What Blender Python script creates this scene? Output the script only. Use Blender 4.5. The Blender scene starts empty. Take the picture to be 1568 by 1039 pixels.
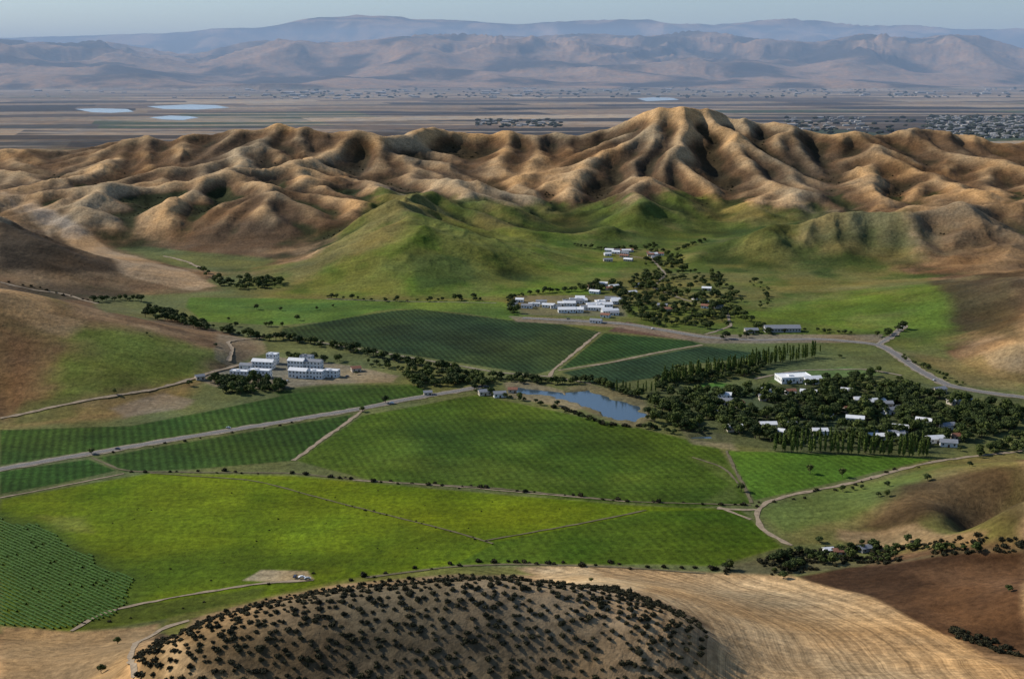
import bpy, math, random, heapq, time
import numpy as np
from mathutils import Vector
T0=time.time()
random.seed(7); rng=np.random.default_rng(7)
sc=bpy.context.scene
CAMH=320.0; FPX=1893.0; PITCH=math.radians(12.35)
CS,SN=math.cos(PITCH),math.sin(PITCH)
# ---------------------------------------------------------------- noise
def h2(xi,yi,s):
    h=(xi.astype(np.int64)*374761393+yi.astype(np.int64)*668265263+s*982451653)&0xffffffff
    h=((h^(h>>13))*1274126177)&0xffffffff
    h=(h^(h>>16))&0xffffff
    return h/float(0xffffff)
def vn(x,y,s=0):
    xi=np.floor(x); yi=np.floor(y); fx=x-xi; fy=y-yi
    fx=fx*fx*fx*(fx*(fx*6-15)+10); fy=fy*fy*fy*(fy*(fy*6-15)+10)
    a=h2(xi,yi,s); b=h2(xi+1,yi,s); c=h2(xi,yi+1,s); d=h2(xi+1,yi+1,s)
    return (a+(b-a)*fx)+((c+(d-c)*fx)-(a+(b-a)*fx))*fy
def fbm(x,y,o=4,s=0,g=.5):
    t=0; a=1; n=0
    for i in range(o):
        xr=x*.8-y*.6; yr=x*.6+y*.8
        t=t+a*vn(x,y,s+i); n+=a; a*=g; x=xr*2.03+5.1; y=yr*2.03+1.7
    return t/n
def ridged(x,y,o=4,s=0,g=.5):
    t=0; a=1; n=0
    for i in range(o):
        v=1-np.abs(2*vn(x,y,s+i)-1); t=t+a*v*v; n+=a; a*=g
        xr=x*.8-y*.6; yr=x*.6+y*.8; x=xr*2.07+3.1; y=yr*2.07+8.7
    return t/n
def ss(a,b,x):
    t=np.clip((x-a)/(b-a),0,1); return t*t*(3-2*t)
# ---------------------------------------------------------------- camera rays through image pixels -> plan positions
def ray(px,py):
    px=np.asarray(px,float); py=np.asarray(py,float)
    v=py-519.5; dy=FPX*CS-v*SN
    return (px-784)/dy, (-FPX*SN-v*CS)/dy
def PD(px,py,D):
    a,b=ray(px,py); return (float(a*D),float(D),float(CAMH+b*D))
def PZ(px,py,z):
    a,b=ray(px,py); D=(z-CAMH)/b; return (float(a*D),float(D),float(z))
# ---------------------------------------------------------------- polygons
def sdist(P,x,y):
    P=np.asarray(P,float); d=np.full(x.shape,1e18); ins=np.zeros(x.shape,bool)
    n=len(P)
    for i in range(n):
        ax,ay=P[i]; bx,by=P[(i+1)%n]
        ex,ey=bx-ax,by-ay; wx=x-ax; wy=y-ay
        t=np.clip((wx*ex+wy*ey)/(ex*ex+ey*ey+1e-9),0,1)
        d=np.minimum(d,(wx-ex*t)**2+(wy-ey*t)**2)
        c=((ay>y)!=(by>y))&(x<(bx-ax)*(y-ay)/((by-ay) if by!=ay else 1e-9)+ax)
        ins^=c
    d=np.sqrt(d); return np.where(ins,-d,d)
def inpoly(P,x,y):
    ins=False; n=len(P)
    for i in range(n):
        ax,ay=P[i]; bx,by=P[(i+1)%n]
        if ((ay>y)!=(by>y)) and x<(bx-ax)*(y-ay)/(by-ay)+ax: ins=not ins
    return ins
# ---------------------------------------------------------------- macro relief control points
C=[]
floor_poly=[(0,665),(200,652),(300,612),(370,560),(430,517),(330,495),(300,465),(400,455),(600,462),(800,455),(900,448),(950,400),(1040,400),(1060,440),(1130,485),(1300,512),(1400,532),(1450,560),(1568,605),(1568,690),(1430,702),(1300,742),(1160,772),(1200,838),(1100,870),(900,864),(700,862),(400,900),(250,945),(110,962),(0,950)]
for py in range(390,960,32):
    for px in range(0,1570,80):
        if inpoly(floor_poly,px,py): C.append(PZ(px,py,0))
for p in floor_poly: C.append(PZ(p[0],p[1],0))
for t in [(210,1000,500),(300,945,510),(400,915,512),(540,890,515),(700,875,515),(800,878,515),(900,895,512),(1000,915,510),(1060,940,505),(1085,965,500),
          (230,1039,470),(300,1039,462),(500,1039,464),(700,1039,466),(900,1039,465),(1000,1039,464),
          (900,890,600),(900,880,670),(900,870,740),(1000,900,600),(1000,885,680),(1000,875,740),
          (1200,1039,480),(1200,980,560),(1200,930,640),(1200,895,710),(1105,958,550),(1115,985,515),(1125,1039,474),(1400,960,600),(1500,1039,480),(1568,1010,530),(1350,1039,480),
          (100,1039,560),(0,970,640),(100,1000,600),(0,1039,560),(180,985,590)]:
    C.append(PD(*t))
for t in [(1568,845,30),(1480,850,24),(1400,860,16),(1300,870,7),(1568,985,38),(1440,930,26),(1380,925,24),(1568,900,40),
          (1568,712,30),(1450,717,19),(1350,742,10),(1568,780,34),(1450,785,18),(1350,795,8),(1500,832,2),(1568,836,3),(1250,795,1.5),(1330,835,0),(1250,840,0),
          (0,550,34),(150,560,25),(0,610,12),(250,560,16),(60,440,25),(150,460,12),(240,475,4),(0,425,40),(90,620,8),
          (0,400,50),(100,400,42),(60,360,75),(180,430,15),(300,447,1),(310,405,1),(340,435,0),
          (1250,455,8),(1340,438,22),(1420,430,35),(1500,420,50),(1568,412,65),(1300,480,8),(1420,470,18),(1500,480,22),(1200,410,5),(1300,400,18),(1400,395,28),(1500,390,40),
          (1568,520,32),(1480,520,12),(1568,560,14),(1568,470,40),
          (1000,400,0),(950,385,0),(900,357,8),(870,335,20),(1040,372,0),(1090,352,8),(1090,400,2),(1130,440,3),
          (200,376,6),(260,388,3),(370,400,4),
          (700,400,32),(620,410,28),(520,420,16),(780,410,14),(850,420,4),(450,440,2)]:
    C.append(PZ(*t))
for px,D,z in [(700,555,72),(700,620,42),(700,700,12),(500,560,68),(500,620,38),(500,700,8),(300,560,55),(300,620,25),(800,560,72),(800,620,44),(800,700,16),
               (300,430,58),(700,430,60),(1000,430,60),(300,350,45),(700,350,45),(1000,350,45),(1300,400,80),(1600,400,90),(100,450,40),(700,200,60),(1300,200,80),(0,250,40)]:
    a,_=ray(px,900); C.append((float(a*D),D,z))
for t in [(0,440,1350),(60,470,1330),(130,490,1330),(220,502,1340),(300,525,1340),(350,545,1330),
          (0,290,2000),(100,350,1960),(190,385,1930),(270,415,1870),(340,440,1810),
          (1450,288,2150),(1500,300,2150),(1560,322,2150),(1380,314,2100),(1250,308,2150),(1150,335,2100),(1060,370,2080),(1700,292,2200),
          (500,328,2250),(460,362,2150),(430,390,2080),(720,335,2180),(800,350,2130),(850,362,2150),(690,364,1950),(760,383,1950)]:
    C.append(PD(*t))
def dens(L,step=120):
    o=[]
    Q=[PD(*t) for t in L]
    for a,b in zip(Q[:-1],Q[1:]):
        n=max(1,int(math.dist(a,b)/step))
        for i in range(n): o.append(tuple(a[k]+(b[k]-a[k])*i/n for k in range(3)))
    o.append(Q[-1]); return o
SKY=[(-300,228,3300),(0,217,3300),(100,215,3350),(200,206,3400),(300,206,3350),(410,190,3200),(500,203,3350),(600,206,3450),(690,190,3250),(760,200,3300),(850,195,3250),(900,189,3200),(940,178,3150),(1000,168,3100),(1060,161,3100),(1130,176,3100),(1200,182,3150),(1240,197,3250),(1300,191,3300),(1360,187,3300),(1430,202,3350),(1500,209,3350),(1568,212,3350),(1860,218,3350)]
C+=dens(SKY)
C+=dens([(-150,300,2330),(40,290,2330),(100,288,2330),(160,278,2340),(250,284,2340),(320,270,2360),(400,278,2340),(450,288,2330)])
C+=dens([(40,245,2750),(180,236,2800),(250,246,2720),(330,236,2780),(400,225,2850),(470,238,2750),(520,262,2560)])
C+=dens([(620,360,1930),(600,328,2030),(572,294,2180),(562,286,2300),(590,272,2450),(640,250,2650),(690,215,2950)])
C+=dens([(760,235,2850),(810,262,2650),(830,300,2450)])
C+=dens([(1050,198,2900),(1010,238,2720),(960,286,2500),(920,320,2350)])
C+=dens([(1210,226,2850),(1180,270,2620),(1150,306,2500)])
C+=dens([(1350,226,2850),(1330,260,2680),(1310,290,2550)])
C+=dens([(1480,234,2850),(1568,248,2780),(1700,258,2700)])
for x in range(-3600,3601,450):
    for D in (3900,4700,5200,6000,6600): C.append((x,D,0 if D>5000 else (22 if D>4000 else 70)))
for s in (-1,1):
    for D,xx,z in [(500,600,70),(900,700,60),(1300,850,90),(1700,1050,70),(2300,1500,110),(3000,2200,130),(3600,2600,120),(900,1300,120),(1500,1800,120),(2300,2600,120),(3000,3400,120)]:
        C.append((s*xx,D,z))
C=np.array(C); 
keep=[]; 
for i in range(len(C)):
    if not keep or np.min(np.hypot(C[keep,0]-C[i,0],C[keep,1]-C[i,1]))>9: keep.append(i)
C=C[keep]; n=len(C)
cx,cy,cz=C.T
K=np.sqrt((cx[:,None]-cx)**2+(cy[:,None]-cy)**2+25.0**2)
wgt=np.linalg.solve(K,cz-cz.mean())
GS=10.0; X0,Y0=-3120.0,190.0; NX,NY=625,538
gx=X0+GS*np.arange(NX); gy=Y0+GS*np.arange(NY)
GX,GY=np.meshgrid(gx,gy)
E=np.zeros((NY,NX))
for j in range(0,NY,30):
    a=GX[j:j+30][...,None]-cx; b=GY[j:j+30][...,None]-cy
    E[j:j+30]=(np.sqrt(a*a+b*b+625.0)@wgt)+cz.mean()
E=np.clip(E,-5,300)
E*=1-ss(5000,5450,GY)
e=E-4; E=.5*(e+np.sqrt(e*e+9))
print('macro',time.time()-T0,n,E.max())
def blur(Z,r,it=2):
    for _ in range(it):
        for ax in (0,1):
            P=np.pad(Z,[(r,r) if k==ax else (0,0) for k in (0,1)],mode='edge')
            c=np.cumsum(P,axis=ax); c=np.concatenate([np.zeros_like(np.take(c,[0],ax)),c],ax)
            m=Z.shape[ax]
            Z=(np.take(c,np.arange(2*r+1,2*r+1+m),ax)-np.take(c,np.arange(0,m),ax))/(2*r+1)
    return Z
# ---------------------------------------------------------------- fluvial erosion of the range
j0=int((1450-Y0)/GS); Es=E[j0:].copy(); gxs=GX[j0:]; gys=GY[j0:]
ny,nx=Es.shape; N=ny*nx
fixed=(Es<2.2); fixed[0,:]=fixed[-1,:]=True; fixed[:,0]=fixed[:,-1]=True
Z=Es*.8+(~fixed)*((fbm(gxs/230,gys/230,5,11,.55)-.3)*40+rng.random(Es.shape)*.8)
Z=np.maximum(Z,1.0)
Z[fixed]=Es[fixed]
offs=[-nx-1,-nx,-nx+1,-1,1,nx-1,nx,nx+1]; dl=[1.4142,1,1.4142,1,1,1.4142,1,1.4142]
def pflood(Z):
    z=Z.ravel().tolist(); fx=fixed.ravel()
    done=bytearray(fx.astype(np.uint8).tobytes())
    nb=fx.reshape(ny,nx); inner=nb.copy()
    inner[1:-1,1:-1]&=nb[:-2,1:-1]&nb[2:,1:-1]&nb[1:-1,:-2]&nb[1:-1,2:]
    inner[0]=inner[-1]=False; inner[:,0]=inner[:,-1]=False
    hp=[(z[i],i) for i in np.nonzero((nb&~inner).ravel())[0].tolist()]
    heapq.heapify(hp); pop=heapq.heappop; push=heapq.heappush
    while hp:
        v,i=pop(hp)
        for o in offs:
            k=i+o
            if 0<=k<N and not done[k]:
                done[k]=1
                if z[k]<=v: z[k]=v+.02
                push(hp,(z[k],k))
    return np.array(z).reshape(ny,nx)
ids=np.arange(N)
U=4.6*np.clip(Es/95,.2,1.9)*(.6+.8*fbm(gxs/420,gys/420,3,19))
for it in range(24):
    if it in (0,5,12,18): Z=pflood(Z)
    best=np.zeros((ny,nx)); rec=ids.reshape(ny,nx).copy(); bd=np.ones((ny,nx))
    Zc=Z[1:-1,1:-1]
    for o,d in zip(offs,dl):
        dj=(1 if o>1 else (-1 if o<-1 else 0)); di=o-dj*nx
        S=(Zc-Z[1+dj:ny-1+dj,1+di:nx-1+di])/d
        bb=best[1:-1,1:-1]; m=S>bb
        bb[m]=S[m]; rec[1:-1,1:-1][m]=(ids.reshape(ny,nx)[1:-1,1:-1]+o)[m]; bd[1:-1,1:-1][m]=d
    rec[fixed]=ids.reshape(ny,nx)[fixed]
    r=rec.ravel(); d=(r!=ids).astype(np.int32); rr=r.copy()
    for _ in range(13):
        d=d+d[rr]; rr=rr[rr]
    order=np.argsort(d,kind='stable'); ds=d[order]; cuts=np.searchsorted(ds,np.arange(0,ds[-1]+2))
    A=np.full(N,GS*GS)
    for l in range(len(cuts)-2,0,-1):
        k=order[cuts[l]:cuts[l+1]]
        if len(k): np.add.at(A,r[k],A[k])
    Z=Z+U*(~fixed)
    F=1.25*A**.45/(bd.ravel()*GS)
    z=Z.ravel()
    for l in range(1,len(cuts)-1):
        k=order[cuts[l]:cuts[l+1]]
        z[k]=(z[k]+F[k]*z[r[k]])/(1+F[k])
    Z=z.reshape(ny,nx)
    for _ in range(2):
        L=np.zeros_like(Z); L[1:-1,1:-1]=Z[:-2,1:-1]+Z[2:,1:-1]+Z[1:-1,:-2]+Z[1:-1,2:]-4*Z[1:-1,1:-1]
        Z=Z+.15*L*(~fixed)
print('eroded',time.time()-T0,Z.max())
def maxf(Z,r):
    for ax in (0,1):
        P=np.pad(Z,[(r,r) if k==ax else (0,0) for k in (0,1)],mode='edge'); o=None
        for k in range(2*r+1):
            s=np.take(P,np.arange(k,k+Z.shape[ax]),ax); o=s if o is None else np.maximum(o,s)
        Z=o
    return Z
env=blur(maxf(Z,20),10,2)
rel=np.clip(Z/np.maximum(env,4)/.96,0,1.08)
back=ss(2750,3050,gys)
Zn=Es*((.20+.24*back)+(.82-.24*back)*rel**1.2)
Wt=.3+.7*ss(1800,2120,gys+200*ss(0,300,gxs))
hx,hy,_=PD(650,375,1980)
Wt=Wt*(1-.6*np.exp(-(((gxs-hx)/260)**2+((gys-hy)/200)**2)))
Zs=Es*(1-Wt)+Zn*Wt
Zs[fixed]=Es[fixed]
Zfull=E.copy(); Zfull[j0:]=Zs
Zfull=np.where(GY>5450,0,Zfull)
Zcurv=Zfull-blur(Zfull,5,2)
ZG=Zfull
def samp(G,x,y):
    x=np.asarray(x,float); y=np.asarray(y,float)
    fx=np.clip((x-X0)/GS,1.001,NX-3.001); fy=np.clip((y-Y0)/GS,1.001,NY-3.001)
    ix=fx.astype(int); iy=fy.astype(int); tx=fx-ix; ty=fy-iy
    def bw(t): return ((1-t)**3/6,(3*t**3-6*t*t+4)/6,(-3*t**3+3*t*t+3*t+1)/6,t**3/6)
    wx=bw(tx); wy=bw(ty); o=0
    for a in range(4):
        row=0
        for b in range(4): row=row+wx[b]*G[iy-1+a,ix-1+b]
        o=o+wy[a]*row
    return o
pond_px=[(862,599),(900,597),(928,607),(970,620),(986,634),(968,645),(940,639),(905,624),(872,613)]
river_px=[(790,592),(830,597),(862,599),(870,610),(830,604),(795,600)]
creek_px=[(1062,668),(1085,668),(1105,678),(1090,680)]
WATER=[[PZ(p[0],p[1],0)[:2] for p in L] for L in (pond_px,river_px,creek_px)]
def HH(x,y):
    x=np.asarray(x,float); y=np.asarray(y,float)
    z=samp(ZG,x,y)
    m=ss(3,25,z)*ss(5400,5200,y)
    near=.12+.88*ss(1500,2100,y)
    wx=x+(vn(x/150,y/150,71)-.5)*90; wy=y+(vn(x/150,y/150,72)-.5)*90
    z=z+m*near*((ridged(wx/105+3,wy/105,4,21)-.45)*10+(fbm(x/40,y/40,3,31)-.5)*4)
    z=z+(fbm(x/60,y/60,2,41)-.5)*.5*ss(5400,5200,y)
    z=np.where(y>5450,0,z)
    w=(y>1050)&(y<1350)&(np.abs(x)<350)
    if w.any():
        xs=x[w]; ys=y[w]; s=np.full(xs.shape,1e9)
        for P in WATER: s=np.minimum(s,sdist(P,xs,ys))
        s=s+(vn(xs/9,ys/9,5)-.5)*9
        k=ss(5,-3,s); z=np.array(z); z[w]=z[w]*(1-k)-2.2*k
    return z
DD=np.concatenate([np.arange(330,1600,4.0),1600*1.004**np.arange(0,300)])
def TT(pts):
    pts=np.asarray(pts,float).reshape(-1,2)
    a,b=ray(pts[:,0],pts[:,1])
    X=a[:,None]*DD; Y=np.broadcast_to(DD,X.shape); zz=CAMH+b[:,None]*DD
    g=HH(X.ravel(),Y.ravel()).reshape(X.shape)
    hit=(zz<=g); k=np.argmax(hit,1); any_=hit.any(1)
    out=[]
    for i in range(len(pts)):
        if not any_[i] or k[i]==0:
            D=(0-CAMH)/b[i]; D=D if D>0 else 60000
        else:
            q=k[i]; d0=zz[i,q-1]-g[i,q-1]; d1=zz[i,q]-g[i,q]; t=d0/(d0-d1+1e-9); D=DD[q-1]+(DD[q]-DD[q-1])*t
        out.append((float(a[i]*D),float(D)))
    return out
# ---------------------------------------------------------------- terrain fan mesh
rows=[250.0]
while rows[-1]<66000:
    D=rows[-1]
    if D<400: s=3.0
    elif D<3600: s=min(max(D*D/395000*1.25,.9),.0030*D)
    else: s=min(.0030*D+(D-3600)*.004,.0055*D)
    rows.append(D+s)
RD=np.array(rows); NC=1250; UU=np.linspace(-.57,.57,NC)
X=(RD[:,None]*UU[None,:]).ravel(); Y=np.repeat(RD,NC); NR=len(RD); NV=NR*NC
print('fan',NR,NC,NV,time.time()-T0)
Zt=np.zeros(NV)
m=Y<5500
Zt[m]=HH(X[m],Y[m])
def col_target(L):
    L=np.array(L,float); a,b=ray(L[:,0],L[:,1]); return np.interp(UU,a,b)
sk1=col_target([(-300,62),(0,58),(40,64),(100,66),(160,62),(200,70),(260,80),(300,84),(340,72),(380,64),(430,60),(500,66),(560,62),(610,56),(650,53),(720,52),(800,58),(860,53),(900,51),(960,55),(1010,55),(1050,47),(1090,49),(1150,58),(1200,62),(1250,66),(1290,58),(1320,51),(1360,54),(1400,60),(1450,53),(1500,55),(1540,66),(1568,76),(1900,60)])
sk2=col_target([(-300,50),(0,58),(100,56),(200,52),(290,50),(330,42),(380,44),(430,40),(450,30),(500,26),(580,23),(640,30),(700,30),(760,36),(800,38),(860,32),(900,31),(960,30),(1060,38),(1130,36),(1190,28),(1260,32),(1320,40),(1400,38),(1460,45),(1568,45),(1900,40)])
for (d0,d1,d2,d3,sk,sd,scl,oc,gn,base,smk) in [(19500,28000,31000,37000,sk1,61,3700.,6,.45,.34,31),(42000,50000,54000,64000,sk2,77,12000.,4,.38,.55,61)]:
    m=(Y>d0)&(Y<d3); xs=X[m]; ys=Y[m]
    ramp=ss(d0,d1,ys+ (fbm(xs/4000,ys/4000,3,sd+9)-.5)*6000)*ss(d3,d2,ys)
    wx=xs+(fbm(xs/2500,ys/2500,3,sd+5)-.5)*2200; wy=ys+(fbm(xs/2500,ys/2500,3,sd+6)-.5)*2200
    rg=ridged(wx/scl,wy/scl,oc,sd,gn); rg=rg*(1.25-.45*rg)
    z=(base+(1-base)*rg)*ramp*900
    full=np.zeros(NV); full[m]=z
    F2=full.reshape(NR,NC)
    ang=(F2/RD[:,None]).max(0)
    dpk=RD[(F2/RD[:,None]).argmax(0)]
    need=(sk+CAMH/dpk); fac=need/np.maximum(ang,1e-4)
    ker=np.hanning(smk); ker/=ker.sum(); fac=np.convolve(np.pad(fac,smk//2,mode='edge'),ker,'valid')
    F2=(F2*fac[None,:]).ravel()
    Zt[m]=np.maximum(Zt[m],F2[m])
print('heights',time.time()-T0)
# ---------------------------------------------------------------- land cover
col=np.zeros((NV,3)); rowsA=np.zeros(NV); till=np.zeros(NV)
n1=fbm(X/260,Y/260,4,101); n2=fbm(X/45,Y/45,4,111)
TAN=np.array([.40,.262,.138]); BRN=np.array([.110,.066,.036]); DRK=np.array([.032,.027,.015])
def lerp(a,b,t): return a+(b-a)*t[...,None]
mid=Y<5500
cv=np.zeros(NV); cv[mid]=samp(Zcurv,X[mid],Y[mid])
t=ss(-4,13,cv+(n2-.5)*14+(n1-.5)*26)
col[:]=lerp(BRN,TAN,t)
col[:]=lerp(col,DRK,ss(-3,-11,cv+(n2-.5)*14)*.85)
flat=ss(3.5,1.5,Zt)*(Y<5000)
col[:]=lerp(col,np.array([.10,.11,.04]),flat)
def paint(px,c,soft=5,nz=6,k=1.0,plan=None,attr=None,val=1,ca=None):
    P=plan if plan is not None else TT(px)
    A=np.array(P); mg=soft+nz+5
    b=np.nonzero((X>A[:,0].min()-mg)&(X<A[:,0].max()+mg)&(Y>A[:,1].min()-mg)&(Y<A[:,1].max()+mg))[0]
    if not len(b): return
    s=sdist(P,X[b],Y[b])+(n2[b]-.5)*2*nz
    w=ss(soft,-soft,s)*k
    if c is not None:
        cc=np.array(c)
        if ca is not None: cc=lerp(cc,np.array(ca),ss(.35,.65,n1[b]*.5+n2[b]*.5))
        col[b]=lerp(col[b],cc,w)
    rowsA[b]*=(1-w)
    if attr=='rows': rowsA[b]+=w*val
    if attr=='till': till[b]=np.maximum(till[b],w*val)
# greens of the hills
GH=(.070,.098,.018); GH2=(.135,.122,.038)
paint([(340,440),(400,408),(470,396),(520,362),(562,318),(575,290),(700,305),(780,312),(860,310),(930,312),(980,300),(1080,296),(1150,312),(1230,330),(1230,365),(1330,395),(1430,425),(1540,480),(1500,520),(1300,525),(900,510),(400,475)],GH,24,40,.92,ca=GH2)
paint([(600,370),(630,325),(700,340),(800,350),(900,360),(960,400),(900,450),(760,455),(560,455),(420,450),(500,410)],(.080,.130,.016),20,18,.85,ca=(.125,.140,.030))
paint([(620,388),(720,395),(740,430),(650,440)],(.045,.072,.022),10,12,.65)
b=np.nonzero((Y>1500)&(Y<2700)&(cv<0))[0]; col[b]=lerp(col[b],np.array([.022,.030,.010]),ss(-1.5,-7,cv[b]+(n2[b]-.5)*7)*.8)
paint([(1140,480),(1250,455),(1340,440),(1440,435),(1470,500),(1300,505)],(.090,.135,.020),12,12,.85,ca=(.12,.135,.032))
paint([(1400,320),(1450,290),(1568,322),(1568,420),(1480,410),(1400,380)],(.26,.165,.085),30,25,.7,ca=(.12,.07,.036))
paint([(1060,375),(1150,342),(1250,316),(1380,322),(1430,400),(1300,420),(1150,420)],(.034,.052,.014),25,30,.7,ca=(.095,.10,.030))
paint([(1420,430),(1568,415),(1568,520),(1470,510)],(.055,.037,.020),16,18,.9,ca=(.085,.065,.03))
paint([(1390,540),(1568,530),(1568,600),(1480,590)],(.12,.115,.045),10,12,.8,ca=(.15,.12,.055))
paint([(1500,540),(1568,528),(1568,570),(1520,566)],(.26,.19,.12),5,8,.6)
# left hills
paint([(0,440),(130,490),(220,500),(350,545),(290,603),(190,640),(0,657)],(.19,.140,.055),12,10,.9,ca=(.14,.09,.045))
paint([(110,505),(230,505),(345,545),(270,590),(170,600),(60,625),(90,560)],(.095,.128,.022),18,15,.9,ca=(.12,.12,.035))
paint([(0,500),(60,520),(50,620),(0,640)],(.16,.085,.042),18,15,.8)
paint([(0,440),(90,478),(130,492),(100,515),(0,480)],(.32,.21,.11),8,10,.7)
paint([(40,612),(120,605),(120,640),(10,652)],(.075,.085,.025),8,10,.7)
paint([(170,625),(250,600),(295,612),(280,625),(190,640)],(.19,.15,.11),5,8,.8)
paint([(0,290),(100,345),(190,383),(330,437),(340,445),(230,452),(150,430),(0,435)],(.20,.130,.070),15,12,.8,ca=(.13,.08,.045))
paint([(0,292),(60,312),(140,360),(230,398),(335,438),(300,445),(200,424),(120,386),(60,345),(0,325)],(.34,.235,.14),6,10,.8)  # hill crest painted lighter to look sunlit
paint([(0,345),(80,350),(110,378),(180,402),(180,415),(100,418),(0,410)],(.045,.030,.018),8,8,.85)  # backlit front face of the hill, its shade painted dark
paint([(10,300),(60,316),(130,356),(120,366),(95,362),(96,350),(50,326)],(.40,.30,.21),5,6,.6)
paint([(140,455),(260,450),(330,450),(300,480),(240,490),(160,478)],(.11,.12,.045),8,8,.8)
# valley floor patchwork
paint([(290,455),(500,458),(660,460),(770,462),(815,482),(780,490),(700,478),(600,472),(500,492),(430,498),(310,492),(285,470)],(.070,.12,.020),3,2,1,ca=(.095,.14,.026))
paint([(360,470),(520,462),(600,470),(480,480)],(.055,.10,.018),3,2,.6)
paint([(432,503),(600,476),(640,473),(780,490),(860,497),(920,508),(905,520),(843,567),(820,573),(700,555),(560,532),(430,511)],(.020,.036,.013),1.5,.8,1,attr='rows',val=.7,ca=(.034,.054,.018))
paint([(560,500),(700,490),(820,520),(760,545),(620,520)],(.020,.030,.013),8,14,.5,attr='rows',val=.7)
paint([(925,510),(1060,522),(1072,527),(1000,539),(858,565)],(.024,.052,.014),1.5,.8,1,attr='rows',val=.8)
paint([(860,570),(1000,544),(1078,530),(1180,531),(1170,545),(1040,560),(1010,577),(940,587),(900,584)],(.024,.046,.020),1.5,.8,1,attr='rows',val=.7)
paint([(960,492),(1080,518),(1060,521),(930,507)],(.10,.062,.045),1.5,1,1)
paint([(1080,530),(1300,522),(1350,530),(1330,545),(1180,545)],(.09,.105,.035),4,4,.9)
paint([(1175,585),(1200,570),(1300,560),(1350,572),(1280,590)],(.09,.13,.04),3,3,.9)
paint([(1065,590),(1100,585),(1175,598),(1165,608),(1080,612)],(.05,.12,.02),3,2,.9)
paint([(0,658),(200,652),(330,627),(450,602),(640,590),(658,602),(560,624),(300,663),(150,688),(0,712)],(.024,.052,.009),2,1,1,attr='rows',val=.7,ca=(.038,.070,.012))
paint([(420,600),(500,590),(630,588),(640,600),(560,615),(440,612)],(.034,.066,.011),2,1,.8,attr='rows',val=.5)
paint([(150,700),(540,634),(535,642),(448,705),(300,718),(190,722)],(.024,.052,.009),1.5,1,1,attr='rows',val=.7,ca=(.034,.066,.012))
paint([(0,722),(135,703),(178,720),(90,740),(0,756)],(.026,.060,.010),1.5,1,1,attr='rows',val=.6)
paint([(555,636),(730,604),(800,618),(900,640),(980,655),(1100,684),(1150,770),(1060,776),(900,765),(700,745),(560,733),(455,705)],(.044,.076,.008),2,2,1,attr='rows',val=.4,ca=(.068,.103,.012))
paint([(600,640),(900,645),(1000,690),(800,680),(640,700)],(.030,.056,.008),14,14,.6,attr='rows',val=.4)
paint([(560,700),(760,705),(900,740),(700,735)],(.076,.108,.014),10,12,.6,attr='rows',val=.3)
paint([(1060,700),(1110,712),(1140,765),(1080,770),(1120,740)],(.10,.12,.03),5,6,.5)
paint([(1115,690),(1200,692),(1430,702),(1280,738),(1155,765)],(.058,.115,.013),1.5,1.5,1,attr='rows',val=.3)
paint([(0,764),(230,724),(450,728),(600,742),(950,772),(1130,780),(1198,837),(1100,866),(900,862),(700,864),(560,882),(400,917),(250,947),(110,967),(0,955)],(.070,.108,.004),3,2,1,attr='rows',val=.1,ca=(.112,.145,.006))
paint([(760,830),(1000,782),(1130,782),(1198,837),(1100,866),(900,862),(700,862)],(.036,.070,.005),2,3,.85,attr='rows',val=.35,ca=(.054,.088,.008))
paint([(300,735),(600,750),(900,775),(740,815),(500,770)],(.108,.145,.005),10,8,.5)
paint([(150,850),(400,840),(600,860),(420,895),(200,920)],(.050,.080,.006),18,16,.65)
paint([(600,800),(760,830),(700,855),(560,850)],(.050,.080,.006),12,12,.5)
paint([(60,790),(130,790),(140,815),(90,812)],(.16,.15,.03),6,5,.6)
paint([(0,790),(60,800),(200,880),(210,925),(115,965),(0,955)],(.034,.060,.012),14,12,.9)
paint([(130,955),(210,925),(400,900),(400,915),(250,945),(130,967)],(.055,.070,.014),3,3,.7)
paint([(372,888),(400,872),(470,874),(478,886),(440,890)],(.30,.23,.14),1.5,3,.95)
paint([(780,484),(870,487),(950,492),(1080,512),(1350,512),(1350,524),(1080,526),(950,502),(860,496),(790,492)],(.19,.145,.105),2,3,.8)
paint([(300,577),(340,565),(420,545),(540,560),(610,575),(600,585),(500,588),(420,595),(330,592)],(.22,.17,.12),3,4,.75)
paint([(770,585),(800,582),(870,600),(900,625),(880,628),(780,608)],(.20,.16,.11),3,3,.7)
paint([(860,592),(905,588),(990,612),(1000,640),(970,655),(900,632)],(.15,.12,.07),5,5,.7)
paint([(1040,655),(1120,665),(1130,690),(1060,680)],(.18,.15,.11),3,3,.6)
paint([(780,452),(950,452),(960,485),(800,482)],(.16,.13,.09),4,4,.6)
paint([(330,510),(400,520),(410,540),(350,560),(330,550)],(.22,.17,.11),4,6,.7)
paint([(1000,596),(1180,590),(1400,585),(1568,610),(1568,660),(1430,695),(1190,690),(1050,672)],(.060,.070,.030),6,8,.8)
# right lower hill
paint([(1160,795),(1300,740),(1430,705),(1568,690),(1568,838),(1300,838),(1215,832)],(.12,.115,.035),8,8,.95,ca=(.16,.13,.05))
paint([(1160,780),(1290,745),(1440,712),(1400,760),(1280,800),(1200,815)],(.095,.125,.028),8,8,.8)
paint([(1370,745),(1470,720),(1568,715),(1568,815),(1460,800),(1380,805),(1300,810)],(.055,.032,.018),14,14,.9,ca=(.11,.068,.033))  # dark brown soil, with a cloud shadow painted into its colour
paint([(1280,808),(1400,803),(1510,815),(1500,834),(1400,838),(1280,825)],(.25,.165,.09),4,4,.8)
paint([(1100,866),(1200,845),(1568,835),(1568,846),(1330,862),(1220,880),(1100,880)],(.10,.09,.05),4,4,.8)
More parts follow.
